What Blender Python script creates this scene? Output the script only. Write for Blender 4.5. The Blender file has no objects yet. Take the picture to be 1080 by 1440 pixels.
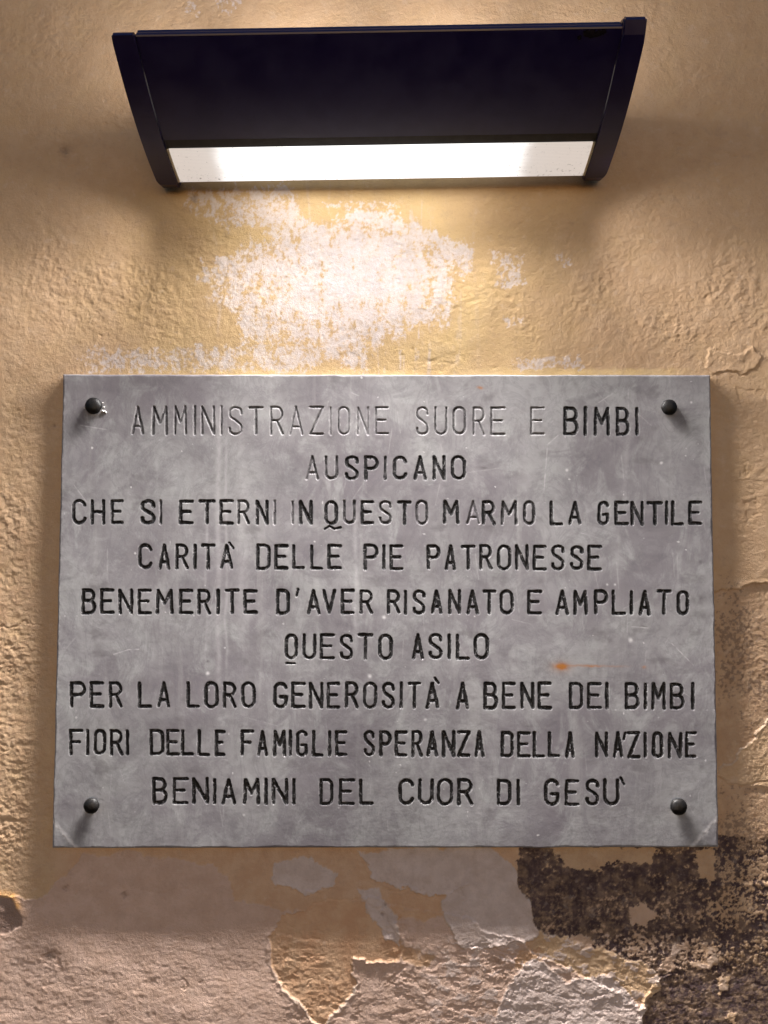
import bpy, bmesh, math
import numpy as np
from mathutils import Vector, Matrix

# ------------------------------------------------------------------ camera, sky, exposure
scene = bpy.context.scene
COL = scene.collection
Z0 = 1.6                      # eye height of the photographer
PITCH = math.radians(2.7)
F = 1082.0                    # focal length in survey units (1 unit = 1/1440 of frame height)

cam_d = bpy.data.cameras.new('camera')
cam_d.sensor_fit = 'VERTICAL'
cam_d.sensor_height = 36.0
cam_d.lens = F / 1440.0 * 36.0
cam_d.clip_start = 0.02
cam_d.clip_end = 60.0
cam = bpy.data.objects.new('camera', cam_d)
cam.location = (0, -1.0, Z0)
cam.rotation_euler = (math.pi / 2 + PITCH, 0, 0)
COL.objects.link(cam)
scene.camera = cam

SKY_STRENGTH = 0.118
world = bpy.data.worlds.new('World')
scene.world = world
world.use_nodes = True
wn = world.node_tree.nodes
wl = world.node_tree.links
bg = wn['Background']
sky = wn.new('ShaderNodeTexSky')
sky.sky_type = 'NISHITA'
sky.sun_disc = False
sky.sun_elevation = math.radians(5)
sky.sun_rotation = math.radians(178)
sky.ozone_density = 4.0
wl.new(sky.outputs[0], bg.inputs['Color'])
bg.inputs['Strength'].default_value = SKY_STRENGTH

LAMP = .62
LAMP_UP = .22

scene.view_settings.view_transform = 'Standard'
scene.view_settings.look = 'None'
scene.view_settings.exposure = 0.82
scene.view_settings.gamma = 1.0
scene.view_settings.use_curve_mapping = False
scene.cycles.max_bounces = 6


# ------------------------------------------------------------------ survey helpers
def to_world(px, py, p):
    """survey point (px, py) on the plane that stands p metres in front of the wall"""
    px = np.asarray(px, float); py = np.asarray(py, float)
    xc = (px - 540) / F
    yc = (720 - py) / F
    dy = math.cos(PITCH) - yc * math.sin(PITCH)
    dz = math.sin(PITCH) + yc * math.cos(PITCH)
    t = (1 - p) / dy
    return xc * t, dz * t + Z0


def to_survey(x, z, p):
    y = 1 - p
    zz = z - Z0
    d = y * math.cos(PITCH) + zz * math.sin(PITCH)
    up = -y * math.sin(PITCH) + zz * math.cos(PITCH)
    return 540 + F * x / d, 720 - F * up / d


def _hash(ix, iy, seed):
    h = (ix.astype(np.int64) * 374761393 + iy.astype(np.int64) * 668265263 + seed * 974634593) & 0xffffffff
    h = ((h ^ (h >> 13)) * 1274126177) & 0xffffffff
    h = ((h ^ (h >> 16)) * 2246822519) & 0xffffffff
    return (h ^ (h >> 15)) & 0xffffff


def gnoise(x, y, seed=0):
    ix = np.floor(x); iy = np.floor(y)
    fx = x - ix; fy = y - iy
    ux = fx * fx * fx * (fx * (fx * 6 - 15) + 10)
    uy = fy * fy * fy * (fy * (fy * 6 - 15) + 10)
    out = []
    for dx in (0, 1):
        for dy in (0, 1):
            a = _hash(ix + dx, iy + dy, seed) * (2 * math.pi / 0x1000000)
            out.append(np.cos(a) * (fx - dx) + np.sin(a) * (fy - dy))
    a = out[0] + (out[2] - out[0]) * ux
    b = out[1] + (out[3] - out[1]) * ux
    return (a + (b - a) * uy) * 1.5


def fbm(x, y, octv=4, seed=0, gain=0.5):
    s = np.zeros_like(x); amp = 1.0; tot = 0
    for o in range(octv):
        k = 2.03 ** o
        s += amp * gnoise(x * k + 17.3 * o, y * k - 9.1 * o, seed + o * 7)
        tot += amp
        amp *= gain
    return s / tot * 1.3


def ridge(x, y, octv=3, seed=0):
    s = np.zeros_like(x); amp = 1.0; tot = 0
    for o in range(octv):
        k = 2.1 ** o
        s += amp * (1 - np.abs(gnoise(x * k, y * k, seed + 11 * o)) * 2)
        tot += amp; amp *= .5
    return s / tot


def sstep(a, b, x):
    t = np.clip((x - a) / (b - a), 0, 1)
    return t * t * (3 - 2 * t)


def seg_dist(u, v, pts):
    d = np.full(u.shape, 1e9)
    for (x0, y0), (x1, y1) in zip(pts[:-1], pts[1:]):
        ex, ey = x1 - x0, y1 - y0
        L = ex * ex + ey * ey + 1e-12
        t = np.clip(((u - x0) * ex + (v - y0) * ey) / L, 0, 1)
        d = np.minimum(d, (u - x0 - t * ex) ** 2 + (v - y0 - t * ey) ** 2)
    return np.sqrt(d)


def poly_sd(u, v, pts, margin=45):
    """signed distance to a closed outline, negative inside; far points get +margin"""
    P = np.array(pts, float)
    res = np.full(u.shape, float(margin))
    m = (u > P[:, 0].min() - margin) & (u < P[:, 0].max() + margin) & (v > P[:, 1].min() - margin) & (v < P[:, 1].max() + margin)
    if not m.any():
        return res
    a = u[m]; b = v[m]
    closed = [tuple(q) for q in P] + [tuple(P[0])]
    d = seg_dist(a, b, closed)
    ins = np.zeros(a.shape, bool)
    for (x0, y0), (x1, y1) in zip(closed[:-1], closed[1:]):
        c = (y0 > b) != (y1 > b)
        xx = (x1 - x0) * (b - y0) / (y1 - y0 + 1e-12) + x0
        ins ^= c & (a < xx)
    res[m] = np.minimum(np.where(ins, -d, d), margin)
    return res


# ------------------------------------------------------------------ mesh and material helpers
def grid_mesh(name, verts, faces, attrs=None, smooth=True):
    me = bpy.data.meshes.new(name)
    n = len(verts); k = len(faces)
    me.vertices.add(n)
    me.vertices.foreach_set('co', np.ascontiguousarray(verts, np.float32).ravel())
    me.loops.add(k * 4)
    me.loops.foreach_set('vertex_index', np.ascontiguousarray(faces, np.int32).ravel())
    me.polygons.add(k)
    me.polygons.foreach_set('loop_start', np.arange(0, k * 4, 4, dtype=np.int32))
    me.update(calc_edges=True)
    for an, av in (attrs or {}).items():
        a = me.attributes.new(an, 'FLOAT', 'POINT')
        a.data.foreach_set('value', np.ascontiguousarray(av, np.float32))
    me.polygons.foreach_set('use_smooth', np.full(k, smooth, bool))
    me.update()
    return me


def link(name, me, mat, parent=None):
    o = bpy.data.objects.new(name, me)
    COL.objects.link(o)
    if mat:
        me.materials.append(mat)
    if parent:
        o.parent = parent
    return o


def bm_obj(name, bm, mat, parent=None, smooth=False):
    me = bpy.data.meshes.new(name)
    bmesh.ops.recalc_face_normals(bm, faces=bm.faces)
    bm.to_mesh(me); bm.free()
    if smooth:
        me.polygons.foreach_set('use_smooth', np.full(len(me.polygons), True))
    return link(name, me, mat, parent)


def tag(o, label=None, cat=None, group=None):
    if label: o['label'] = label
    if cat: o['category'] = cat
    if group: o['group'] = group


class NT:
    """tiny node-tree writer"""
    def __init__(s, name):
        s.mat = bpy.data.materials.new(name)
        s.mat.use_nodes = True
        s.t = s.mat.node_tree
        s.b = s.t.nodes['Principled BSDF']
        s.pos = s.t.nodes.new('ShaderNodeNewGeometry').outputs['Position']

    def put(s, sock, v):
        if isinstance(v, (int, float)):
            sock.default_value = v
        elif isinstance(v, (tuple, list)):
            sock.default_value = tuple(v) + ((1.0,) if len(v) == 3 and len(sock.default_value) == 4 else ())
        else:
            s.t.links.new(v, sock)

    def attr(s, name):
        n = s.t.nodes.new('ShaderNodeAttribute'); n.attribute_name = name
        return n.outputs['Fac']

    def noise(s, scale, detail=5, rough=.55, stretch=None, dist=0):
        n = s.t.nodes.new('ShaderNodeTexNoise')
        n.inputs['Scale'].default_value = scale
        n.inputs['Detail'].default_value = detail
        n.inputs['Roughness'].default_value = rough
        n.inputs['Distortion'].default_value = dist
        v = s.pos
        if stretch:
            m = s.t.nodes.new('ShaderNodeMapping')
            m.inputs['Scale'].default_value = stretch
            s.t.links.new(v, m.inputs['Vector']); v = m.outputs[0]
        s.t.links.new(v, n.inputs['Vector'])
        return n.outputs['Fac']

    def ramp(s, v, a, b, lo=0.0, hi=1.0):
        n = s.t.nodes.new('ShaderNodeMapRange')
        n.interpolation_type = 'SMOOTHSTEP'
        s.put(n.inputs['Value'], v)
        for k, x in (('From Min', a), ('From Max', b), ('To Min', lo), ('To Max', hi)):
            n.inputs[k].default_value = x
        return n.outputs[0]

    def math(s, op, a, b=0.0):
        n = s.t.nodes.new('ShaderNodeMath'); n.operation = op
        s.put(n.inputs[0], a); s.put(n.inputs[1], b)
        return n.outputs[0]

    def mix(s, fac, a, b, mode='MIX'):
        n = s.t.nodes.new('ShaderNodeMix'); n.data_type = 'RGBA'; n.blend_type = mode
        s.put(n.inputs[0], fac); s.put(n.inputs[6], a); s.put(n.inputs[7], b)
        return n.outputs[2]

    def bump(s, h, strength, dist):
        n = s.t.nodes.new('ShaderNodeBump')
        n.inputs['Strength'].default_value = strength
        n.inputs['Distance'].default_value = dist
        s.put(n.inputs['Height'], h)
        s.t.links.new(n.outputs[0], s.b.inputs['Normal'])

    def out(s, color=None, rough=None, metallic=None, spec=None):
        if color is not None: s.put(s.b.inputs['Base Color'], color)
        if rough is not None: s.put(s.b.inputs['Roughness'], rough)
        if metallic is not None: s.put(s.b.inputs['Metallic'], metallic)
        if spec is not None: s.put(s.b.inputs['Specular IOR Level'], spec)
        return s.mat


# ------------------------------------------------------------------ materials
def wall_material():
    m = NT('peeling_lime_paint')
    n1 = m.noise(5, 4, .6)
    n2 = m.noise(38, 5, .62)
    n3 = m.noise(260, 4, .65)
    streak = m.noise(9, 4, .6, (5, 1, .7))
    def two(a, b, n, lo=.36, hi=.66):
        return m.mix(m.ramp(n, lo, hi), a, b)
    c = two((.57, .385, .20), (.63, .445, .235), n1)
    c = m.mix(m.math('MULTIPLY', m.ramp(n2, .35, .7), .5), c, (.55, .375, .20))
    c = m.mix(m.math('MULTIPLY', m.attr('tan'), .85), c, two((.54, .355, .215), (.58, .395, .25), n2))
    c = m.mix(m.attr('gold'), c, two((.68, .485, .235), (.66, .48, .26), n2))  # yellow wash, painted paler where the lamp's glow falls
    c = m.mix(m.attr('white'), c, two((.72, .655, .645), (.66, .60, .60), n2))
    c = m.mix(m.attr('ochre'), c, two((.49, .315, .19), (.57, .385, .24), n2))
    c = m.mix(m.attr('pink'), c, two((.54, .37, .28), (.61, .43, .34), n2))
    c = m.mix(m.attr('orange'), c, two((.57, .335, .195), (.63, .405, .25), n2))
    c = m.mix(m.attr('grey'), c, two((.53, .415, .36), (.63, .51, .455), n2))
    c = m.mix(m.attr('dark'), c, two((.058, .036, .037), (.095, .062, .061), n2))
    c = m.mix(m.attr('stain'), c, two((.13, .085, .065), (.19, .13, .095), n3))
    c = m.mix(m.attr('pale'), c, (.62, .50, .40))
    c = m.mix(m.attr('rim'), c, (.62, .30, .06))
    c = m.mix(m.math('MULTIPLY', m.ramp(n3, .55, .78), .22), c, (.30, .20, .12))
    patchy = m.noise(55, 6, .72)
    c = m.mix(m.math('MULTIPLY', m.ramp(patchy, .52, .66), .20), c, (.36, .25, .18))
    c = m.mix(m.math('MULTIPLY', m.ramp(patchy, .44, .34), .16), c, (.70, .58, .48))
    c = m.mix(m.math('MULTIPLY', m.ramp(streak, .55, .8), .10), c, (.36, .26, .19))
    m.bump(m.math('ADD', n3, m.math('MULTIPLY', m.noise(900, 3, .6), .8)), 0.55, .0013)
    return m.out(c, .93, spec=.18)


def marble_nodes(name):
    m = NT(name)
    cloud = m.noise(7, 5, .6, dist=.6)
    vein = m.noise(11, 6, .62, (1, 1, 1.8), dist=1.3)
    fine = m.noise(60, 5, .65)
    drip = m.noise(22, 5, .6, (2.2, 1, .12))
    grain = m.noise(420, 3, .6)
    c = m.mix(m.ramp(cloud, .35, .68), (.178, .161, .172), (.285, .276, .276))
    blot = m.noise(24, 6, .7, (1, 1, .75), dist=.8)
    c = m.mix(m.math('MULTIPLY', m.ramp(blot, .45, .66), .65), c, (.335, .333, .326))
    wisp = m.noise(13, 7, .68, (1.6, 1, 1), dist=2.2)
    wv = m.math('SUBTRACT', 1.0, m.math('MULTIPLY', m.math('ABSOLUTE', m.math('SUBTRACT', wisp, .5)), 22.0))
    c = m.mix(m.math('MULTIPLY', m.math('MAXIMUM', wv, 0.0), .28), c, (.12, .11, .125))
    c = m.mix(m.math('MULTIPLY', m.ramp(vein, .52, .72), .55), c, (.135, .123, .133))
    c = m.mix(m.math('MULTIPLY', m.ramp(drip, .55, .75), .28), c, (.40, .39, .375))
    c = m.mix(m.math('MULTIPLY', m.ramp(fine, .45, .75), .5), c, (.18, .165, .17))
    c = m.mix(m.math('MULTIPLY', m.ramp(grain, .62, .8), .25), c, (.42, .40, .39))
    c = m.mix(m.attr('smudge'), c, (.125, .113, .116))
    c = m.mix(m.attr('scar_highlight'), c, (.56, .535, .53))
    c = m.mix(m.attr('rust'), c, (.34, .135, .035))
    h = m.math('ADD', m.math('MULTIPLY', fine, .5), m.math('MULTIPLY', grain, .35))
    m.bump(h, .35, .0007)
    return m, c, fine


def marble_material():
    m, c, fine = marble_nodes('weathered_grey_marble')
    return m.out(c, m.ramp(fine, .3, .8, .68, .82), spec=.12)


def lettering_material():
    m, c, fine = marble_nodes('black_paint_in_carved_groove')
    wear = m.noise(330, 4, .7)
    k = m.math('MULTIPLY', m.attr('ink'), m.ramp(wear, .70, .56))
    c = m.mix(k, c, (.006, .0055, .006))
    return m.out(c, .6, spec=.3)


def enamel_material():
    m = NT('dark_navy_enamel')
    n = m.noise(30, 5, .6)
    g = m.noise(900, 2, .5)
    c = m.mix(m.ramp(n, .35, .7), (.010, .006, .050), (.015, .011, .062))
    c = m.mix(m.math('MULTIPLY', m.ramp(g, .7, .8), .3), c, (.12, .11, .12))
    m.bump(g, .12, .0003)
    return m.out(c, m.ramp(n, .3, .7, .30, .40), spec=.6)


def plain(name, c1, c2, rough, scale=90, bump=.3, spec=.5):
    m = NT(name)
    n = m.noise(scale, 5, .6)
    m.bump(n, bump, .0008)
    return m.out(m.mix(m.ramp(n, .35, .7), c1, c2), rough, spec=spec)


def diffuser_material(strength):
    """prismatic plastic lit from behind by a tube shorter than the fitting"""
    m = NT('lit_prismatic_plastic')
    tc = m.t.nodes.new('ShaderNodeTexCoord')
    sp = m.t.nodes.new('ShaderNodeSeparateXYZ')
    m.t.links.new(tc.outputs['Object'], sp.inputs[0])
    x = m.math('ABSOLUTE', m.math('ADD', sp.outputs['X'], .012))
    body = m.math('ADD', m.math('MULTIPLY', m.ramp(x, .262, .10, .0, 1.0), .55), m.math('MULTIPLY', m.ramp(m.math('ADD', x, m.math('MULTIPLY', m.noise(60, 3, .6, (.4, 1, 4)), .02)), .215, .195, 0.0, 1.0), .45))
    ribs = m.math('SINE', m.math('MULTIPLY', sp.outputs['Y'], 2900.0))
    dirt = m.noise(75, 4, .75, (.5, 1, 1))
    spk = m.math('ADD', m.noise(300, 3, .7), m.ramp(sp.outputs['Y'], -.060, -.036, 0.0, .045))
    lvl = m.math('ADD', .36, m.math('MULTIPLY', m.math('POWER', body, 2.2), strength))
    lvl = m.math('MULTIPLY', lvl, m.math('ADD', 1.0, m.math('MULTIPLY', ribs, .09)))
    lvl = m.math('MULTIPLY', lvl, m.ramp(dirt, .62, .74, 1.0, .4))
    lvl = m.math('MULTIPLY', lvl, m.ramp(spk, .655, .70, 1.0, .22))
    col = m.mix(body, (1.0, .88, .80), (1.0, .985, .98))
    m.put(m.b.inputs['Emission Color'], col)
    m.put(m.b.inputs['Emission Strength'], lvl)
    return m.out((.25, .24, .22), .35, spec=.4)


M_WALL = wall_material()
M_MARBLE = marble_material()
M_INK = lettering_material()
M_ENAMEL = enamel_material()
M_BLACK = plain('black_rubber_seal', (.008, .008, .009), (.015, .014, .015), .6)
M_STUD = plain('blackened_iron', (.004, .0036, .0036), (.011, .009, .008), .5, 160, .5, .22)
M_TRIM = plain('yellowed_white_plastic', (.62, .57, .45), (.70, .66, .55), .5)
M_PUTTY = plain('white_filler_crumb', (.66, .64, .62), (.74, .72, .70), .9, 300)
M_STICKER = plain('charred_sticker', (.006, .005, .008), (.016, .012, .018), .95, 300, .6, .1)
M_DIFF = diffuser_material(.60)
M_DIFF_UP = diffuser_material(1.0)


# ------------------------------------------------------------------ the wall
def axis(lo, hi, step, far_lo, far_hi, n):
    core = np.arange(lo, hi + step * .5, step)
    t = (np.arange(1, n + 1) / n)
    return np.concatenate([(lo - (lo - far_lo) * t ** 2.2)[::-1], core, core[-1] + (far_hi - core[-1]) * t ** 2.2])


def build_wall():
    xs = axis(-.545, .545, .00105, -1.7, 1.7, 70)
    zs = axis(Z0 - .63, Z0 + .765, .00105, 0.0, 3.3, 70)
    X, Z = np.meshgrid(xs, zs)
    nx, nz = len(xs), len(zs)
    X = X.ravel(); Z = Z.ravel()
    u, v = to_survey(X, Z, 0.0)
    wu = u + 8 * fbm(u / 34, v / 34, 4, 1) + 3.6 * fbm(u / 8, v / 8, 4, 2, .6)
    wv = v + 8 * fbm(u / 34, v / 34, 4, 3) + 3.6 * fbm(u / 8, v / 8, 4, 4, .6)
    big = fbm(u / 190, v / 190, 4, 5)
    mid = fbm(u / 46, v / 46, 4, 6)
    lump = fbm(u / 11, v / 9.5, 3, 7)
    grit = fbm(u / 4.2, v / 4.2, 2, 8)
    rough_zone = sstep(-.25, .45, fbm(u / 85, v / 110, 3, 9))

    up = sstep(1215, 1165, v)                                    # old wash above, repair skim below
    rough_zone = np.clip(rough_zone * .8 + .55 * np.exp(-(((u - 130) / 190) ** 2 + ((v - 430) / 110) ** 2)) + .55 * np.exp(-(((u - 960) / 130) ** 2 + ((v - 440) / 120) ** 2))
                         + .5 * np.exp(-(((u - 720) / 70) ** 2 + ((v - 400) / 60) ** 2)) + .5 * sstep(80, 10, u) * sstep(650, 720, v), 0, 1.3)
    blist = np.tanh(2.6 * fbm(u / 12, v / 9, 4, 13, .6))
    stip = lump * (.35 + .5 * rough_zone) + .75 * blist * rough_zone
    h = 1.5 * big + .45 * mid + .42 * stip * (.45 + .55 * up) + .10 * fbm(u / 6, v / 6, 2, 14) + .05 * grit
    crumb = np.zeros_like(u)
    for cx, cy, rx, ry, k in ((420, 1330, 45, 45, .6), (556, 1330, 24, 60, .8), (700, 1345, 75, 26, 1.), (860, 1350, 110, 40, 1.), (930, 1400, 60, 60, .5), (800, 1420, 90, 50, .45), (620, 1380, 70, 50, .4), (1010, 1370, 60, 30, .6), (460, 1420, 40, 30, .4)):
        crumb = np.maximum(crumb, k * np.exp(-(((u - cx) / rx) ** 2 + ((v - cy) / ry) ** 2)))
    crumb = crumb * (1 - .65 * np.exp(-(((u - 800) / 95) ** 2 + ((v - 1420) / 55) ** 2)))
    h = h + crumb * (.30 * np.tanh(2.2 * fbm(u / 15, v / 9, 4, 15, .6)) + .18 * lump)

    A = {}
    def edge(sd, w=1.0):
        return sstep(w, -w, sd)

    # --- brushed-off white patch under the lamp
    w_out = [(262, 272), (300, 266), (345, 270), (405, 258), (418, 296), (436, 318), (468, 322), (484, 306), (520, 294),
             (558, 300), (586, 322), (624, 334), (664, 346), (662, 372), (636, 392), (634, 436), (622, 462), (592, 446),
             (560, 474), (540, 462), (520, 486), (516, 522), (470, 508), (400, 524), (330, 520), (255, 522), (120, 520),
             (106, 498), (200, 492), (300, 492), (340, 486), (336, 440), (300, 420), (278, 392), (300, 366), (338, 352),
             (388, 340), (372, 322), (300, 308), (268, 296)]
    pat = fbm(u / 17, v / 26, 5, 21, .62)
    sd = poly_sd(u + 5 * mid + 4 * lump, v + 5 * mid + 4 * lump, w_out)
    core = np.exp(-(((u - 500) / 125) ** 2 + ((v - 385) / 85) ** 2))
    fine_w = fbm(u / 5.5, v / 6.5, 4, 22, .7)
    zone = np.clip(-sd / 30, -.9, .16)
    white = sstep(-.10, .26, pat * .58 + fine_w * .46 + .25 * (lump - .1) * rough_zone + zone + .34 * core - .04)
    for pl in ([(690, 352), (735, 358), (742, 400), (700, 404)], [(712, 448), (740, 446), (738, 458), (712, 460)],
               [(300, -20), (345, -20), (330, 20), (306, 16)], [(262, 0), (276, 2), (280, 22), (262, 16)],
               [(780, 352), (800, 352), (802, 372), (788, 380)], [(720, 505), (815, 500), (822, 518), (715, 520)],
               [(455, 286), (560, 282), (556, 292), (460, 292)]):
        s2 = poly_sd(u + 4 * lump, v + 4 * lump, pl, 30)
        white = np.maximum(white, .85 * sstep(0, .25, pat * .5 + fine_w * .55 + np.clip(-s2 / 12, -.9, .12)))
    drip = sstep(.18, .42, fbm(u / 13, v / 150, 3, 23)) * sstep(240, 330, v) * sstep(560, 500, v) * sstep(260, 380, u) * sstep(700, 560, u)
    white = np.maximum(white, drip * .8 * sstep(-.25, .2, pat))
    white = white * sstep(1200, 1100, v)
    A['white'] = white * np.clip(.60 + .30 * fine_w + .2 * pat + .30 * core, .2, 1)
    h = h - .10 * white - .12 * white * stip
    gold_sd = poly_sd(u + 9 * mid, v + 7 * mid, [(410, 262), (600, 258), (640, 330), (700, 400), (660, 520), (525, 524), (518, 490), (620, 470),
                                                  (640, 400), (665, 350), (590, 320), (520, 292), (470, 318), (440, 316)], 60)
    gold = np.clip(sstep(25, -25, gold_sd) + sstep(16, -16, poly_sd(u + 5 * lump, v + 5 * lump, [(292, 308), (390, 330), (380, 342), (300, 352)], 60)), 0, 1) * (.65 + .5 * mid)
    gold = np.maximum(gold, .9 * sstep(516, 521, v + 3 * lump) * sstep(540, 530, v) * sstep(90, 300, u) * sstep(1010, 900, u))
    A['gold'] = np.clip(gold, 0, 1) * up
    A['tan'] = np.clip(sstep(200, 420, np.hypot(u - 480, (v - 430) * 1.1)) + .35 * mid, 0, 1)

    # --- old ochre coat seen where the newer one has fallen (right of the slab, low left)
    r_sd = poly_sd(wu, wv, [(985, 832), (1042, 831), (1054, 822), (1200, 818), (1500, 900), (1500, 1240), (960, 1240), (990, 1180)], 45)
    r_m = edge(r_sd, .8)
    och = r_m.copy()
    h = h - 1.3 * r_m + .5 * np.exp(-((r_sd - 3) / 3.5) ** 2)
    h = h + r_m * (.22 * grit + .16 * lump)
    l_m = sstep(95, 20, u + 26 * mid) * sstep(690, 760, v + 20 * mid) * sstep(1275, 1240, v)
    och = np.maximum(och, l_m * sstep(-.3, .25, lump + .6 * mid) * .75)
    h = h + l_m * (.20 * lump + .12 * grit)
    # flakes lifting off on the right
    for pl, lift in (([(1000, 490), (1040, 498), (1062, 488), (1072, 502), (1060, 522), (1030, 524), (1003, 525), (990, 510)], .9),
                     ([(1035, 545), (1080, 552), (1090, 600), (1058, 590), (1040, 570)], -.5),
                     ([(1046, 705), (1062, 700), (1066, 726), (1050, 732)], -.5), ([(1042, 662), (1052, 660), (1050, 676), (1043, 674)], -.5),
                     ([(950, 455), (985, 462), (970, 478), (948, 470)], .4), ([(930, 85), (985, 90), (975, 128), (945, 120)], -.3)):
        s2 = poly_sd(wu, wv, pl, 20)
        h = h + lift * edge(s2, 1) * np.exp(-(np.minimum(s2, 0) / 9) ** 2)
    pale_sd = poly_sd(u + 3 * lump, v + 3 * lump, [(1100, 1000), (1072, 1020), (1058, 1043), (1040, 1054), (1034, 1070), (1012, 1080), (1008, 1090), (1030, 1101), (1055, 1106), (1110, 1106)], 40)
    pl_m = edge(pale_sd, 1)
    h = h + pl_m * 1.2 + .4 * pl_m * np.exp(-(pale_sd / 3) ** 2)
    och = och * (1 - pl_m)
    A['ochre'] = np.clip(och, 0, 1)

    # --- pinkish repair skim along the foot of the picture
    p_sd = poly_sd(wu, wv, [(-900, 1262), (60, 1262), (96, 1230), (110, 1202), (168, 1198), (300, 1214), (318, 1236), (330, 1268), (384, 1274), (400, 1283),
                            (452, 1270), (520, 1262), (560, 1275), (640, 1285), (735, 1325), (760, 1345), (906, 1415), (900, 1460), (890, 2300), (-900, 2300)], 60)
    pink = edge(p_sd, 1.2)
    h = h + .75 * pink + .35 * pink * np.exp(-(p_sd / 4) ** 2)
    h = h + pink * (.20 * fbm(u / 34, v / 17, 4, 31) + .07 * fbm(u / 13, v / 6, 3, 32) + .03 * grit)
    warm = sstep(1180, 1196, v) * sstep(60, 110, u) * sstep(760, 735, u) * (1 - pink)
    A['orange'] = warm * .55
    A['pinkwarm'] = warm * .45
    o2 = np.zeros_like(u)
    hole = [(384, 1300), (398, 1288), (420, 1282), (440, 1270), (500, 1262), (540, 1282), (566, 1330), (560, 1352), (500, 1350), (494, 1368),
            (500, 1385), (486, 1412), (470, 1424), (456, 1442), (440, 1438), (424, 1414), (402, 1394), (386, 1372), (378, 1336)]
    o_sd = poly_sd(wu, wv, hole, 40)
    om = edge(o_sd, 1)
    o2 = om
    h = h - .95 * om + .40 * np.exp(-((o_sd - 2.0) / 2.2) ** 2) * sstep(1285, 1310, v)
    h = h + om * .30 * sstep(.05, .5, lump) * sstep(470, 380, u)
    for pl in ([(546, 1256), (622, 1260), (626, 1288), (560, 1292)], [(560, 1330), (610, 1345), (600, 1360), (566, 1352)], [(830, 1405), (905, 1400), (905, 1425), (840, 1425)],
               [(724, 1340), (760, 1330), (775, 1345), (720, 1362)], [(720, 1385), (745, 1380), (740, 1440), (722, 1440)]):
        s2 = poly_sd(wu, wv, pl, 20)
        o2 = np.maximum(o2, edge(s2, 2) * .8)
        h = h - .5 * edge(s2, 1.5)
    pink = pink * (1 - o2)
    A['orange'] = np.maximum(A['orange'], o2)
    g1 = [(505, 1200), (560, 1192), (690, 1190), (706, 1208), (729, 1228), (740, 1262), (760, 1306), (756, 1322), (700, 1330), (655, 1340), (640, 1322),
          (628, 1290), (624, 1254), (606, 1262), (560, 1248), (530, 1238)]
    g2 = [(700, 1440), (712, 1385), (742, 1350), (752, 1344), (800, 1384), (850, 1372), (880, 1392), (906, 1418), (900, 1470), (690, 1480)]
    g3 = [(505, 1250), (530, 1252), (560, 1290), (560, 1330), (545, 1322), (520, 1290)]
    g4 = [(385, 1212), (440, 1206), (474, 1228), (470, 1246), (440, 1258), (384, 1242)]
    grey = np.zeros_like(u)
    for pl, th in ((g1, .9), (g2, .35), (g3, .6), (g4, .5)):
        s2 = poly_sd(wu, wv, pl, 40)
        g = edge(s2, 1.2)
        grey = np.maximum(grey, g)
        h = h + th * g + .3 * g * np.exp(-(s2 / 3.5) ** 2)
    A['grey'] = grey
    # crumbling seams
    seam = np.minimum(seg_dist(wu, wv, [(560, 1290), (562, 1330), (556, 1352), (568, 1372)]),
                      np.minimum(seg_dist(wu, wv, [(650, 1342), (690, 1330), (720, 1345), (742, 1336)]), seg_dist(wu, wv, [(690, 1372), (720, 1352), (760, 1380)])))
    sm = np.exp(-(seam / 14) ** 2)
    pn = fbm(u / 26 + .25 * lump, v / 15 + .25 * lump, 4, 33, .6)
    cz = np.clip(crumb * 1.25 + .30 * sstep(1290, 1400, v) * sstep(250, 420, u), 0, 1)
    plate = sstep(.16, .20, pn) * sstep(.12, .4, cz)
    h = h + .07 * sstep(1250, 1300, v) * np.tanh(1.6 * fbm(u / 5, v / 4, 3, 34)) + plate * .4 * cz + .12 * np.exp(-((pn - .18) / .03) ** 2) * cz
    hollow = sstep(-.24, -.29, pn) * sstep(.25, .5, cz)
    h = h - hollow * .5
    h = h + sm * .5 * lump + sm * .25 * grit

    # --- bare dark render, lower right
    d_out = [(733, 1190), (727, 1224), (740, 1262), (752, 1300), (770, 1318), (800, 1322), (830, 1334), (862, 1340), (905, 1352), (930, 1372), (924, 1392), (906, 1418),
             (900, 1450), (890, 2300), (2000, 2300), (2000, 1175), (1000, 1175)]
    d_sd = poly_sd(wu, wv, d_out, 60)
    dm = edge(d_sd, 1.0)
    fleck = fbm(u / 6.5, v / 6.5, 4, 41, .65)
    clump = fbm(u / 42, v / 36, 4, 42)
    heavy = np.exp(-(((u - 860) / 120) ** 2 + ((v - 1348) / 36) ** 2)) * .56 + np.exp(-(((u - 1015) / 80) ** 2 + ((v - 1325) / 48) ** 2)) * .40 - .42 * sstep(1355, 1395, v) + sstep(960, 1060, u) * sstep(1330, 1230, v) * .42 + .10 * sstep(770, 860, u) * sstep(1310, 1260, v)
    tanbits = sstep(.0, .30, fleck * .85 + clump * .45 + heavy - .36)
    for pl in ([(802, 1317), (830, 1320), (834, 1374), (806, 1378)], [(880, 1278), (905, 1274), (922, 1288), (912, 1304), (890, 1300)],
               [(773, 1190), (925, 1190), (915, 1214), (880, 1212), (840, 1224), (806, 1222), (780, 1204)], [(978, 1194), (1006, 1194), (1006, 1238), (984, 1234)],
               [(922, 1362), (944, 1332), (968, 1324), (972, 1334), (948, 1344), (944, 1368)], [(1006, 1376), (1026, 1374), (1024, 1394), (1010, 1396)],
               [(1020, 1420), (1034, 1424), (1036, 1436), (1024, 1434)], [(870, 1378), (905, 1370), (915, 1392), (880, 1400)], [(972, 1352), (1008, 1340), (1010, 1364), (980, 1366)]):
        s2 = poly_sd(wu + 2 * lump, wv + 2 * lump, pl, 20)
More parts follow.
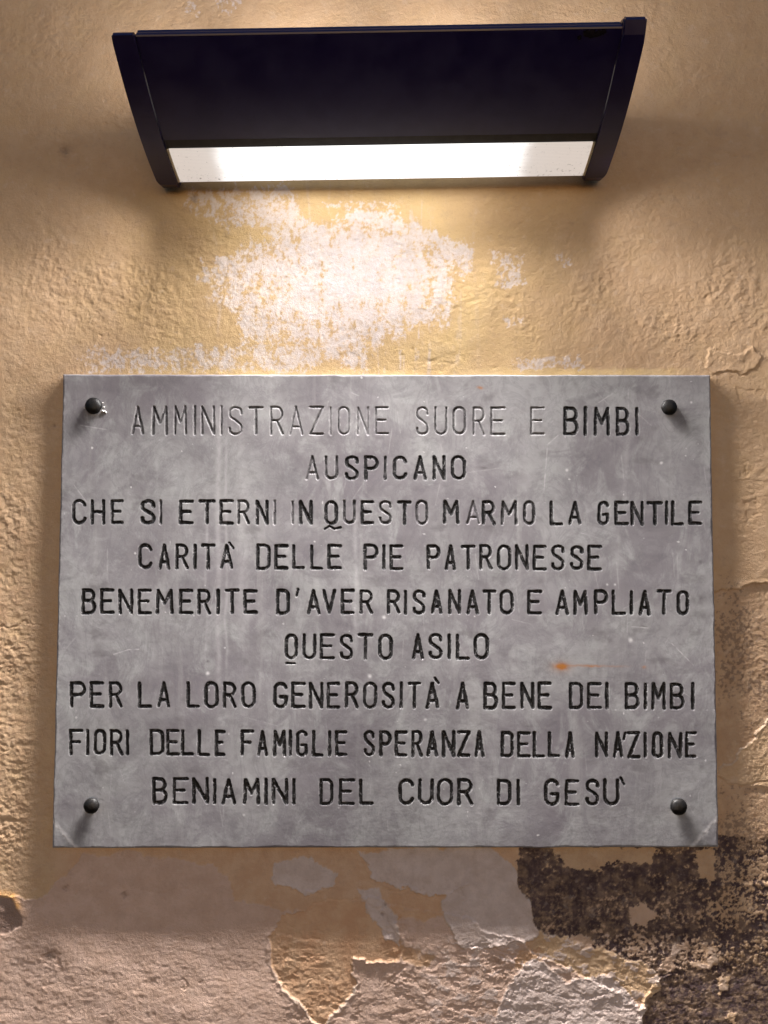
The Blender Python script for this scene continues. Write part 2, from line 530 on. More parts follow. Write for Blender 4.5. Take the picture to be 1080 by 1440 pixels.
        tanbits = np.maximum(tanbits, sstep(.1, .3, np.clip(-s2 / 6, -.8, .6) + .5 * fleck + .15))
    dark = dm * (1 - tanbits)
    A['dark'] = dark * (1 - .22 * sstep(-.1, .5, fbm(u / 24, v / 20, 4, 43)) - .30 * sstep(-.15, .35, fleck + .3 * clump) * (.4 + .6 * sstep(1215, 1290, v)))
    h = np.where(dm > .5, h * .8 - .7, h) + dm * (.55 * tanbits + .10 * grit + .22 * lump * tanbits)
    h = h + .5 * np.exp(-((d_sd - 2.5) / 3.0) ** 2) * sstep(1200, 1215, v) * sstep(920, 900, u)
    A['pink'] = np.maximum(pink, A.pop('pinkwarm') + .0) * (1 - grey) * (1 - dm) + .55 * dm * tanbits * sstep(1230, 1290, v) * sstep(1010, 960, u)
    A['grey'] = np.maximum(grey, .8 * plate * sstep(560, 640, u)) * (1 - dm) + .35 * dm * plate * tanbits
    o2 = np.maximum(o2, hollow * .7)
    A['orange'] = A['orange'] * (1 - grey) * (1 - dm)
    A['ochre'] = np.where(dm > .5, tanbits * .8, A['ochre'])

    # --- grime specks right of the slab
    st = np.zeros_like(u)
    for cx, cy, rx, ry, k in ((1040, 900, 38, 60, .42), (1075, 960, 40, 60, .38), (1022, 965, 18, 30, .22), (1040, 1160, 70, 60, .34), (1022, 900, 22, 90, .2), (1015, 1130, 16, 30, .25)):
        st = np.maximum(st, k * np.exp(-(((u - cx) / rx) ** 2 + ((v - cy) / ry) ** 2)))
    A['stain'] = sstep(.1, .24, st + .7 * fleck + .3 * clump - .20) * sstep(.03, .1, st) * sstep(1000, 1006, u) * (1 - pl_m) * .6
    # --- low left flake with its rusty orange rim
    f_sd = poly_sd(u + 3 * lump, v + 3 * lump, [(-60, 1252), (0, 1260), (17, 1263), (24, 1280), (32, 1290), (30, 1302), (12, 1312), (-60, 1315)], 40)
    fm = edge(f_sd, 1)
    h = h - 1.0 * fm
    A['dark'] = np.maximum(A['dark'], fm * .55)
    rim = np.exp(-((f_sd - 4) / 5.0) ** 2) * sstep(1290, 1270, v) * (.8 + .5 * lump)
    h = h + .9 * np.exp(-((f_sd - 3) / 4) ** 2) * sstep(1300, 1275, v)
    A['rim'] = np.clip(rim, 0, 1) * .8 * (1 - fm)
    # pale broken rims of flakes
    pale = np.exp(-((o_sd - 1.2) / 1.6) ** 2) * sstep(1360, 1390, v) + .6 * np.exp(-((pale_sd) / 1.4) ** 2) + .5 * np.exp(-((d_sd - 1) / 1.6) ** 2) * sstep(1330, 1370, v) * sstep(950, 900, u)
    A['pale'] = np.clip(pale, 0, 1) * .7
    # small pits and nicks
    pit = sstep(.60, .72, gnoise(u / 9, v / 9, 51)) * sstep(.35, .6, gnoise(u / 40, v / 40, 52))
    h = h - .5 * pit
    for cx, cy, r in ((92, 212, 7), (273, 279, 6), (93, 1248, 3), (70, 1345, 8), (175, 1258, 4), (535, 1285, 3), (76, 598, 2.5), (541, 1272, 2.5), (700, 1352, 4)):
        d = np.hypot(u - cx + 2 * lump * 2, v - cy + 2 * grit * 2)
        k = np.exp(-(d / r) ** 2)
        h = h - 1.1 * k
        A['stain'] = np.maximum(A['stain'], k * .55)
    # hairline cracks
    for pts, dep in (([(384, 1243), (420, 1252), (455, 1256), (474, 1244)], -.8), ([(505, 1212), (540, 1248), (575, 1250), (600, 1262), (640, 1250), (655, 1240)], -.8), ([(640, 1240), (652, 1262), (650, 1290)], .6),
                     ([(560, 1330), (552, 1352), (500, 1352)], -.9), ([(575, 1358), (560, 1366), (550, 1380), (565, 1384)], .8), ([(60, 1345), (72, 1338), (84, 1342), (80, 1358)], .9), ([(258, 1378), (270, 1384), (262, 1392)], .8),
                     ([(905, 1418), (915, 1392), (928, 1378), (945, 1372)], -.9), ([(645, 1340), (680, 1330), (720, 1345), (760, 1322)], .9), ([(150, 1255), (180, 1250), (240, 1256), (300, 1252)], .35), ([(1000, 526), (1020, 524), (1040, 527), (1052, 523)], .9), ([(0, 882), (20, 880), (34, 874), (60, 880)], .6), ([(394, 330), (392, 390), (394, 470)], .25),
                     ([(1000, 1094), (1022, 1100), (1050, 1106), (1085, 1104)], .8), ([(160, 1204), (172, 1200), (220, 1208), (300, 1214)], .5)):
        c = seg_dist(wu, wv, pts)
        h = h - dep * np.exp(-(c / 1.3) ** 2)

    verts = np.stack([X, -h * .001, Z], 1)
    idx = np.arange(nx * nz).reshape(nz, nx)
    faces = np.stack([idx[:-1, :-1], idx[:-1, 1:], idx[1:, 1:], idx[1:, :-1]], -1).reshape(-1, 4)
    # thickness: side walls and back of the masonry
    ring = np.concatenate([idx[0, :-1], idx[:-1, -1], idx[-1, :0:-1], idx[:0:-1, 0]])
    n0 = len(verts)
    back = verts[ring].copy(); back[:, 1] = .3
    k = len(ring); j = np.arange(k); jn = (j + 1) % k
    side = np.stack([ring[jn], ring[j], n0 + j, n0 + jn], 1)
    verts = np.concatenate([verts, back, np.array([[-1.7, .3, 0], [1.7, .3, 0], [1.7, .3, 3.3], [-1.7, .3, 3.3]])])
    b0 = n0 + k
    faces = np.concatenate([faces, side, np.array([[b0 + 3, b0 + 2, b0 + 1, b0]])])
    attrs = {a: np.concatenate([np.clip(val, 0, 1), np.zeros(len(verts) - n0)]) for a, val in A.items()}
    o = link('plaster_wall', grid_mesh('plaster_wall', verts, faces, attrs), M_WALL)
    tag(o, 'old ochre plaster wall with peeling paint behind the marble plaque', 'wall')
    return o


build_wall()


# ------------------------------------------------------------------ lettering: single-stroke carved capitals
def arc(cx, cy, rx, ry, a0, a1, n=9):
    return [(cx + rx * math.cos(math.radians(a0 + (a1 - a0) * i / n)), cy + ry * math.sin(math.radians(a0 + (a1 - a0) * i / n))) for i in range(n + 1)]


def smooth(pts, n=4):
    out = []
    P = [pts[0]] + pts + [pts[-1]]
    for i in range(1, len(P) - 2):
        for k in range(n):
            t = k / n
            out.append(tuple(.5 * (2 * P[i][c] + (P[i + 1][c] - P[i - 1][c]) * t + (2 * P[i - 1][c] - 5 * P[i][c] + 4 * P[i + 1][c] - P[i + 2][c]) * t * t
                                   + (3 * P[i][c] - P[i - 1][c] - 3 * P[i + 1][c] + P[i + 2][c]) * t ** 3) for c in (0, 1)))
    out.append(pts[-1])
    return out


def glyph(ch, w, h):
    r = w / 2
    if ch == 'A': return [[(0, 0), (w * .5, h)], [(w * .5, h), (w, 0)], [(w * .17, h * .27), (w * .83, h * .27)]]
    if ch == 'B':
        return [[(0, 0), (0, h)], [(0, h)] + arc(w * .52, h * .765, w * .40, h * .235, 90, -90) + [(0, h * .53)],
                [(0, h * .53)] + arc(w * .58, h * .265, w * .42, h * .265, 90, -90) + [(0, 0)]]
    if ch == 'C': return [arc(r, h - r * .95, r, r * .95, 12, 180) + arc(r, r * .95, r, r * .95, 180, 348)]
    if ch == 'D': return [[(0, 0), (0, h)], [(0, h)] + arc(w * .55, h - w * .42, w * .45, w * .42, 90, 0) + arc(w * .55, w * .42, w * .45, w * .42, 0, -90) + [(0, 0)]]
    if ch == 'E': return [[(w, h), (0, h), (0, 0), (w, 0)], [(0, h * .52), (w * .78, h * .52)]]
    if ch == 'F': return [[(w, h), (0, h), (0, 0)], [(0, h * .52), (w * .78, h * .52)]]
    if ch == 'G': return [arc(r, h - r * .95, r, r * .95, 12, 180) + arc(r, r * .95, r, r * .95, 180, 360) + [(w, h * .43), (w * .5, h * .43)]]
    if ch == 'H': return [[(0, 0), (0, h)], [(w, 0), (w, h)], [(0, h * .5), (w, h * .5)]]
    if ch == 'I': return [[(0, 0), (0, h)]]
    if ch == 'L': return [[(0, h), (0, 0), (w, 0)]]
    if ch == 'M': return [[(w * .03, 0), (w * .08, h)], [(w * .08, h), (w * .5, h * .42)], [(w * .5, h * .42), (w * .92, h)], [(w * .92, h), (w * .97, 0)]]
    if ch == 'N': return [[(0, 0), (0, h)], [(0, h), (w, 0)], [(w, 0), (w, h)]]
    if ch in 'OQ':
        ry = r * 1.05
        return [arc(r, h - ry, r, ry, 0, 180, 12) + arc(r, ry, r, ry, 180, 360, 12) + [(w, h - ry)]]
    if ch == 'P': return [[(0, 0), (0, h)], [(0, h)] + arc(w * .55, h * .74, w * .45, h * .26, 90, -90) + [(0, h * .48)]]
    if ch == 'R': return [[(0, 0), (0, h)], [(0, h)] + arc(w * .52, h * .75, w * .43, h * .25, 90, -90) + [(0, h * .5)], [(w * .5, h * .5), (w, 0)]]
    if ch == 'S':
        return [smooth([(w * .97, h * .76), (w * .88, h * .93), (w * .5, h), (w * .13, h * .93), (w * .03, h * .78), (w * .13, h * .63), (w * .5, h * .51),
                        (w * .88, h * .36), (w * .97, h * .21), (w * .87, h * .06), (w * .5, 0), (w * .12, h * .06), (w * .02, h * .22)])]
    if ch == 'T': return [[(0, h), (w, h)], [(w * .5, h), (w * .5, 0)]]
    if ch == 'U': return [[(0, h)] + arc(r, r * .95, r, r * .95, 180, 360) + [(w, h)]]
    if ch == 'V': return [[(0, h), (w * .5, 0)], [(w * .5, 0), (w, h)]]
    if ch == 'Z': return [[(0, h), (w, h), (0, 0), (w, 0)]]
    return []


# every line: left top, left bottom, right top, right bottom, then letter:left-right; the mark after # is how much black paint is left
LINES = [
    (570.5, 611, 573, 612, 'A185-202#4 M213-236#5 M244-263#4 I273.5#4 N283-302#3 I311#2 S321-341#2 T350-370#5 R380-399#4 A407-426#2 Z435-455#4 I465#1 O475-492#2 N502-518.5#1 E528-547#3 '
     'S585-603#3 U611-629#4 O637-655.5#4 R665-682#3 E690-711#3 E746-766#3 B793-813#9 I823#9 M835-858#9 B867-885#9 I896#9'),
    (641.5, 674.5, 641.5, 674.5, 'A430-448#5 U457-475#6 S485-504#8 P513-532#8 I541.5#7 C553-572#8 A582-600#8 N609-626#8 O635-655#9'),
    (703, 736.5, 705, 738.5, 'C102-121#8 H128-147#9 E156-173#9 S198-218#8 I226#6 E252-271.6#9 T280-302#9 E309-328#8 R334-351#7 N360-377#8 I386#4 I411.5#4 N421-439#9 Q457-474.5#9 U483-500#6 E507.5-525.5#8 '
     'S533-551#6 T559.5-578#9 O585-602#6 M623-646#8 A656.5-675#4 R678.5-696.5#8 M704-728#7 O736-752#7 L774-791#9 A800-817#9 G841-856#9 E865-884#9 N887.5-905#9 T911-932#9 I937.5#8 L944.5-961#8 E969-987#9'),
    (765, 800, 767.5, 802, 'C195-213.6#9 A223-238.5#9 R247-264.7#9 I274#9 T283-302#9 A309.7-327#9 D361-379.6#9 E386-404.6#9 L411.5-428#9 L436.7-454#9 E461-480#9 P512-532#9 I540#9 E548.5-567#9 '
     'P601-619#9 A626-641#9 T649-668#9 R675-692#9 O699.6-718.5#9 N725-743#9 E750-768#9 S775.6-794#9 S802-820#9 E826.7-846#9'),
    (829, 863, 830.5, 864.5, 'B115-134#9 E141-160#9 N167-186.6#9 E194-212.7#9 M219-243.6#9 E252-271#9 R278-296#9 I306.5#9 T316.6-336#9 E343-362#9 D389-406.8#9 A432-450#9 V454-472#9 E480-498#9 R506-524#9 '
     'R544.7-562.6#9 I570.5#9 S580.6-598#9 A606.7-621.5#9 N631-647.6#9 A656.5-673#9 T679-697#9 O703.7-722#9 E742-761.6#9 A782-799.6#9 M806.6-826.7#9 P836.5-855#9 L861-880#9 I888#9 A899-914.6#9 T924-943.5#9 O952.6-968.5#9'),
    (892, 927, 892, 927.5, 'Q401-418#9 U426-444#9 E450-470#9 S478-496#9 T503.7-524#9 O532.7-551.6#9 A580-595.7#9 S603-622#9 I632#9 L642-659.6#9 O667-687#9'),
    (958.5, 994.5, 961, 998, 'P99-120.5#9 E126.7-145.6#9 R153.5-171.8#9 L194.8-212.7#9 A221.5-238.5#9 L263-280.4#9 O287.6-306.5#9 R314-332#9 O340-359#9 G384.7-403.6#9 E410-429#9 N435-454#9 E460-477.6#9 R485.5-503.7#9 '
     'O511-529.6#9 S537.4-554.7#9 I564#9 T573.6-591.6#9 A599.5-617#9 A642-659#9 B681-699.6#9 E706.7-724.6#9 N732.7-751#9 E757-775.6#9 D801-819.6#9 E826.7-846#9 I853.8#9 B879.5-899#9 I907.6#9 M916-936.5#9 B943-962#9 I974.5#9'),
    (1026, 1061.5, 1030, 1066, 'F97.8-116.7#9 I123#9 O132-148#9 R155-172.7#9 I179#9 D211-230#9 E234-252#9 L255-271.6#9 L278-294.6#9 E302.5-315.7#9 F338.7-356#9 A362-376#9 M383.8-402#9 I408#9 G417-432#9 L439-454#9 I463.5#9 E472-488#9 '
     'S512-527#9 P534-550#9 E555.7-572#9 R579-594#9 A600.4-615.5#9 N622.4-639.8#9 Z643.9-661#9 A668-680.7#9 D705-721.8#9 E728-745.7#9 L750-765.8#9 L771.4-787#9 A795.7-808#9 N838-855#9 A863-876#9 Z883-900#9 I907.6#9 O918-932#9 N940-958.6#9 E964-978.7#9'),
    (1094, 1130, 1097, 1133, 'B215-234.7#9 E243-264#9 N271-293#9 I301.5#9 A312-331#9 M341.8-365.4#9 I374#9 N383-404.6#9 I413#9 D450-468#9 E477-498#9 L506-525#9 C561-581.5#9 U588.4-609#9 O615-636.6#9 R644-665#9 '
     'D699.6-718.5#9 I729#9 G766-786#9 E795-814#9 S824-842.5#9 U849.5-870.6#9'),
]
EXTRA = {2: [[(457, 744), (463, 740), (470, 744), (479, 742)]], 3: [[(322.5, 763.5), (328, 771)]], 4: [[(419, 829), (417, 838)]], 5: [[(403, 933), (414, 933)]],
         6: [[(611.5, 953.5), (616.5, 961)]], 7: [[(879.5, 1031), (877.5, 1040)]], 8: [[(873, 1094), (877.5, 1103)]]}


def build_plaque():
    T = .0112
    corners = [(88, 526), (999.5, 527), (1011.5, 1192.5), (72.5, 1193.5)]
    nx, nz = 1240, 900
    s, t = np.meshgrid(np.linspace(0, 1, nx), np.linspace(0, 1, nz))
    s = s.ravel(); t = t.ravel()
    cw = [to_world(a, b, T) for a, b in corners]
    def bil(k):
        return (cw[0][k] * (1 - s) + cw[1][k] * s) * (1 - t) + (cw[3][k] * (1 - s) + cw[2][k] * s) * t
    X = np.array(bil(0)); Z = np.array(bil(1))
    # slightly wavy hand-sawn edges
    eL = s * 920; eR = (1 - s) * 920; eT = t * 660; eB = (1 - t) * 660
    u0, v0 = to_survey(X, Z, T)
    X = X + .0006 * fbm(v0 / 60, v0 * 0 + 3, 4, 61) * np.exp(-np.minimum(eL, eR) / 6)
    Z = Z + .0005 * fbm(u0 / 60, u0 * 0 + 8, 4, 62) * np.exp(-np.minimum(eT, eB) / 6)
    u, v = to_survey(X, Z, T)
    e = np.minimum(np.minimum(eL, eR), np.minimum(eT, eB))
    n_s = fbm(u / 9, v / 9, 3, 63)
    n_l = fbm(u / 45, v / 45, 3, 64)
    rad = np.clip(3.2 + 2.2 * n_l + 1.2 * n_s, 1.4, 8)
    q = np.clip(1 - e / rad, 0, 1)
    h = -.0028 * (1 - np.sqrt(np.clip(1 - q * q, 0, 1)))
    h = h + .00055 * fbm(u / 160, v / 160, 3, 65) + .00004 * n_s
    att = {k: np.zeros_like(u) for k in ('ink', 'smudge', 'scar_highlight', 'rust')}
    # worn bottom corners
    for cx, cy, sx in ((73, 1191.5, 1), (1011, 1190.5, -1)):
        dd = ((u - cx) * sx * .75 + (cy - v) * .66) + 2.5 * n_s
        R = 27 if sx == 1 else 30
        k = sstep(R, R - 5, dd)
        h = h - .0001 * k - .000008 * k * np.clip(R - dd, 0, 40)
        att['scar_highlight'] = np.maximum(att['scar_highlight'], 1.15 * np.exp(-((dd - R + 2) / 2.6) ** 2) * (.8 + .5 * n_s))
    # scuffed edges
    att['scar_highlight'] = np.maximum(att['scar_highlight'], .25 * sstep(.15, .55, fbm(u / 5, v / 8, 3, 66) + .2) * np.exp(-(np.minimum(eR, eL) / 6) ** 2))
    # chips and white dots
    dots = sstep(.70, .78, gnoise(u / 5.5, v / 5.5, 67)) * sstep(.30, .55, gnoise(u / 34, v / 34, 68))
    att['scar_highlight'] = np.maximum(att['scar_highlight'], dots * .8)
    for cx, cy, r in ((797, 661, 1.8), (930, 651, 1.7), (887, 900, 2.6), (972, 566, 1.4), (292, 947, 2.2), (540, 868, 2.4), (598, 1012, 2), (343, 1146, 1.6), (520, 951, 2.6), (854, 822, 1.4), (865, 822, 1.4), (143, 577, 2)):
        d = np.hypot(u - cx, v - cy) + .8 * n_s
        att['scar_highlight'] = np.maximum(att['scar_highlight'], np.exp(-(d / r) ** 2))
    # scratches
    rng = np.random.default_rng(5)
    scr = [[(113, 598), (150, 604)], [(160, 920), (182, 913), (195, 913)], [(104, 682), (122, 706)], [(945, 905), (975, 935)], [(842, 566), (862, 553)], [(765, 690), (770, 625), (785, 612)], [(888, 881), (912, 883)]]
    for _ in range(70):
        a = rng.uniform(90, 1000); b = rng.uniform(535, 1180); L = rng.uniform(8, 45); an = rng.choice([rng.uniform(1.35, 1.8), rng.uniform(0, 3.14)])
        scr.append([(a, b), (a + L * math.cos(an), b + L * math.sin(an))])
    for i, pts in enumerate(scr):
        xs_ = [p[0] for p in pts]; ys_ = [p[1] for p in pts]
        m = np.where((u > min(xs_) - 5) & (u < max(xs_) + 5) & (v > min(ys_) - 5) & (v < max(ys_) + 5))[0]
        k = np.exp(-(seg_dist(u[m], v[m], pts) / .7) ** 2) * (.5 + .7 * n_s[m]) * (.7 if i < 7 else .32)
        att['scar_highlight'][m] = np.maximum(att['scar_highlight'][m], k)
        h[m] -= .0001 * k
    # lime runs down the face
    for cx, wdt, a, b, k in ((307, 4, 560, 1060, .5), (318, 2, 600, 1000, .5), (290, 2, 690, 980, .35), (340, 9, 600, 980, .3), (500, 3, 700, 960, .55), (462, 3, 640, 780, .35), (620, 4, 590, 760, .3), (668, 3, 640, 760, .3),
                             (740, 9, 560, 760, .25), (400, 3, 560, 660, .3), (520, 3, 880, 960, .4), (880, 3, 600, 780, .2)):
        d = np.abs(u - cx + 3 * fbm(v / 60, v * 0 + cx, 3, 71))
        att['scar_highlight'] = np.maximum(att['scar_highlight'], k * .55 * np.exp(-(d / wdt) ** 2) * sstep(a, a + 40, v) * sstep(b, b - 120, v) * (.7 + .6 * n_l + .3 * n_s))
    # soft grime blots
    blot = sstep(.28, .7, fbm(u / 55, v / 38, 5, 72, .6))
    att['smudge'] = .5 * blot
    for cx, cy, rx, ry, k in ((205, 540, 45, 10, .3), (325, 665, 60, 40, .25), (985, 842, 16, 7, .75), (985, 866, 12, 6, .7), (985, 790, 3, 3, .8), (680, 658, 10, 2, .9), (150, 1100, 30, 8, .2), (84, 755, 8, 6, .5), (155, 805, 3, 2, .6), (292, 930, 2, 2, .9), (250, 1110, 40, 10, .3)):
        att['smudge'] = np.maximum(att['smudge'], k * np.exp(-(((u - cx) / rx) ** 2 + ((v - cy) / ry) ** 2)) * (.8 + .8 * n_s))
    # rust bleed and the two little brown marks
    def blob(cx, cy, rx, ry):
        return np.exp(-(((u - cx + 2 * n_s) / rx) ** 2 + ((v - cy + 1.5 * n_s) / ry) ** 2))
    att['rust'] = np.clip(1.0 * blob(789, 937, 8, 3.6) + .35 * blob(789, 938, 14, 8) + .75 * blob(833, 936.5, 12, 1.7) + .4 * blob(810, 936, 14, 1.3) + .3 * blob(862, 937, 18, 1.2)
                          + .6 * blob(906, 938, 3, 2) + .7 * blob(675, 545, 3.5, 1.8), 0, 1)

    # carve the inscription
    owner = np.full(u.shape, -1, np.int16)
    order = np.arange(u.size).reshape(nz, nx)
    vrow = v.reshape(nz, nx)[:, nx // 2]; ucol = u.reshape(nz, nx)[nz // 2]
    def carve(li, strokes, hw, ink):
        pts = [p for st in strokes for p in st]
        x0 = min(p[0] for p in pts) - 12; x1 = max(p[0] for p in pts) + 12
        y0 = min(p[1] for p in pts) - 7; y1 = max(p[1] for p in pts) + 7
        m = order[np.searchsorted(vrow, y0):np.searchsorted(vrow, y1), np.searchsorted(ucol, x0):np.searchsorted(ucol, x1)].ravel()
        jit = fbm(u[m] / 3.6, v[m] / 3.6, 2, 84)
        uu = u[m] + .28 * n_s[m] + .22 * jit; vv = v[m] + .3 * n_l[m] + .2 * n_s[m] - .22 * jit
        d = np.full(m.shape, 99.)
        for st in strokes:
            d = np.minimum(d, seg_dist(uu, vv, st))
        w = hw * (1 + .26 * fbm(u[m] / 13, v[m] / 13, 2, 81))
        g = np.clip(1 - d / w, 0, 1)
        full = ink >= 8
        h[m] = np.minimum(h[m], h[m] - (.0010 if full else .0007) * np.minimum(g * 1.6, 1))
        edge_ = 1.0 if full else .36 + .07 * ink
        wear = fbm(u[m] / 10, v[m] / 10, 3, 82)
        k = sstep(edge_ + .08, edge_ - .08, d / w) * np.clip((1.08 if full else .40 + .075 * ink) + (.4 if ink == 9 else .55) * wear, 0, 1)
        att['ink'][m] = np.maximum(att['ink'][m], k)
        lip = sstep(.55, .9, gnoise(u[m] / 6, v[m] / 6, 83) + .45) * np.exp(-((d - w - .4) / .8) ** 2)
        att['scar_highlight'][m] = np.maximum(att['scar_highlight'][m], .38 * lip * sstep(-.1, .4, n_s[m] + .1))  # highlight on the groove lips, painted pale into the face colour
        owner[m[d < w + .8]] = li
    rng = np.random.default_rng(9)
    words = []                       # (line, left, right, least paint)
    for li, (lt, lb, rt, rb, txt) in enumerate(LINES):
        last = -99
        for tok in txt.split():
            body, ink = tok.split('#'); ink = int(ink)
            ch = body[0]; span = [float(q_) for q_ in body[1:].split('-')]
            if len(span) == 1: span = [span[0], span[0]]
            if span[0] - last > 14: words.append([li, span[0], span[1], ink])
            last = span[1]; words[-1][2] = last; words[-1][3] = max(ink, words[-1][3])
            hw = 2.55 if ink >= 8 else 1.75 + .1 * ink
            ins = hw * .62
            a, b = span[0] + ins, span[1] - ins
            if ch == 'I': a = b = span[0]
            f = (span[0] - 90) / 900
            top = lt + (rt - lt) * f + ins + rng.uniform(-.7, .7); bot = lb + (rb - lb) * f - ins + rng.uniform(-.7, .7)
            sk = rng.uniform(-.5, .5)
            sts = [[(a + x + sk * y / (bot - top), bot - y) for x, y in st] for st in glyph(ch, b - a, bot - top)]
            carve(len(words) - 1, sts, hw * rng.uniform(.94, 1.08), ink)
        for st in EXTRA.get(li, []):
            near = min((k for k in range(len(words)) if words[k][0] == li), key=lambda k: max(words[k][1] - st[0][0], st[0][0] - words[k][2]))
            carve(near, [st], 1.9, 9)

    verts = np.stack([X, -(T + h), Z], 1)
    idx = order
    faces = np.stack([idx[:-1, :-1], idx[1:, :-1], idx[1:, 1:], idx[:-1, 1:]], -1).reshape(-1, 4)
    fo = owner[faces].max(1)
    root = bpy.data.objects.new('marble_plaque', None)
    root.empty_display_size = .1
    c = Vector((float(X.mean()), 0, float(Z.min())))
    root.location = c
    COL.objects.link(root)
    tag(root, 'grey marble plaque carved with black Italian lettering, bolted to the wall', 'plaque')
    verts = verts - np.array(c)

    ring = np.concatenate([idx[0, :-1], idx[:-1, -1], idx[-1, :0:-1], idx[:0:-1, 0]])
    def sub(fsel, extra=False):
        used = np.unique(fsel)
        remap = np.full(len(verts), -1, np.int64); remap[used] = np.arange(len(used))
        return verts[used], remap[fsel], {k: a[used] for k, a in att.items()}, remap
    vs, fs, at, remap = sub(faces[fo < 0])
    k = len(ring); j = np.arange(k); jn = (j + 1) % k
    rr = remap[ring]
    back = verts[ring].copy(); back[:, 1] = .003
    n0 = len(vs)
    fs = np.concatenate([fs, np.stack([rr[j], rr[jn], n0 + jn, n0 + j], 1)])
    bc = verts[[idx[0, 0], idx[0, -1], idx[-1, -1], idx[-1, 0]]].copy(); bc[:, 1] = .003
    fs = np.concatenate([fs, np.array([[n0 + k, n0 + k + 1, n0 + k + 2, n0 + k + 3]])])
    vs = np.concatenate([vs, back, bc])
    at = {q_: np.concatenate([a, np.zeros(k + 4)]) for q_, a in at.items()}
    link('slab', grid_mesh('slab', vs, fs, at), M_MARBLE, root)
    for li in range(len(LINES)):
        le = bpy.data.objects.new('inscription_line', None)
        le.empty_display_size = .02
        COL.objects.link(le); le.parent = root
        for k in [k for k in range(len(words)) if words[k][0] == li]:
            vs, fs, at, _ = sub(faces[fo == k])
            w_ = link('word', grid_mesh('word', vs, fs, at), M_INK, le)
            if words[k][3] < 7: w_['label'] = 'carved word whose black paint has worn away'

    # the four iron studs
    for i, (px, py, r, hh) in enumerate(((131, 570.5, .0106, .0085), (941.5, 572.5, .0099, .008), (128, 1133.5, .0096, .0085), (955, 1135, .0102, .009))):
        x, z = to_world(px, py, T + hh * .5)
        bm = bmesh.new()
        rings = []
        rg = np.random.default_rng(20 + i)
        prof = [(0.62, -.004), (0.62, .0015), (1.0, .002), (1.03, .0035)] + [(math.cos(a) ** .85, .0035 + (hh - .0035) * math.sin(a)) for a in np.linspace(.12, 1.45, 9)]
        nseg = 40
        dents = [(rg.uniform(0, 6.28), rg.uniform(.2, .9), rg.uniform(.03, .07)) for _ in range(9)]
        for rr_, y in prof:
            row = []
            for q_ in range(nseg):
                a = 2 * math.pi * q_ / nseg
                k = 1 + .012 * math.cos(6 * a) if rr_ > .7 else 1
                for da, dr, dk in dents:
                    if abs(rr_ - dr) < .2 and math.cos(a - da) > .85: k -= dk * (math.cos(a - da) - .85) / .15 * .6
                row.append(bm.verts.new((rr_ * r * k * math.cos(a), -y, rr_ * r * k * math.sin(a))))
            rings.append(row)
        for ra, rb_ in zip(rings[:-1], rings[1:]):
            for q_ in range(nseg):
                bm.faces.new((ra[q_], ra[(q_ + 1) % nseg], rb_[(q_ + 1) % nseg], rb_[q_]))
        bm.faces.new(rings[-1])
        o = bm_obj('stud', bm, M_STUD, root, True)
        o.location = Vector((float(x), -T, float(z))) - c
        if i == 0:                                   # crumb of filler squeezed out beside the head
            bm = bmesh.new()
            for dx, dz, rr_ in ((.0113, -.0065, .0016), (.0140, -.0068, .0013), (.0152, -.0082, .0011), (.0108, .0045, .0008), (.0126, -.001, .0009)):
                res = bmesh.ops.create_icosphere(bm, subdivisions=2, radius=rr_)
                for vv_ in res['verts']:
                    vv_.co += Vector((dx, -rr_ * .5, dz)) + vv_.co * rg.uniform(-.2, .2)
            bm_obj('filler_crumb', bm, M_PUTTY, o, True)


build_plaque()


# ------------------------------------------------------------------ wall lamp
def quad_curve(p0, p1, p2, n):
    """curve through three (p, z) points, lightly bowed"""
    out = []
    for i in range(n + 1):
        t = i / n
        tm = .63
        l0 = (t - tm) * (t - 1) / (tm); l1 = t * (t - 1) / (tm * (tm - 1)); l2 = t * (t - tm) / (1 - tm)
        out.append((l0 * p0[0] + l1 * p1[0] + l2 * p2[0], l0 * p0[1] + l1 * p1[1] + l2 * p2[1]))
    return out


def prism(prof, x0, x1, bevel=0.0, seg=2):
    """closed (p, z) outline swept along x"""
    bm = bmesh.new()
    a = [bm.verts.new((x0, -p, z)) for p, z in prof]
    b = [bm.verts.new((x1, -p, z)) for p, z in prof]
    n = len(prof)
    fa = bm.faces.new(a); fb = bm.faces.new(b[::-1])
    for i in range(n):
        bm.faces.new((a[i], b[i], b[(i + 1) % n], a[(i + 1) % n]))
    if bevel:
        es = [e for e in bm.edges if (e in fa.edges or e in fb.edges)]
        bmesh.ops.bevel(bm, geom=es, offset=bevel, segments=seg, affect='EDGES', clamp_overlap=True)
    return bm


def strip(prof, thick, inward):
    """open (p, z) line thickened to a closed outline; inward is a (p, z) offset direction"""
    out = list(prof)
    back = []
    for i, (p, z) in enumerate(prof):
        a = prof[max(i - 1, 0)]; b = prof[min(i + 1, len(prof) - 1)]
        tx, tz = b[0] - a[0], b[1] - a[1]
        L = math.hypot(tx, tz)
        nx_, nz_ = -tz / L, tx / L
        if nx_ * inward[0] + nz_ * inward[1] < 0: nx_, nz_ = -nx_, -nz_
        back.append((p + nx_ * thick, z + nz_ * thick))
    return out + back[::-1]


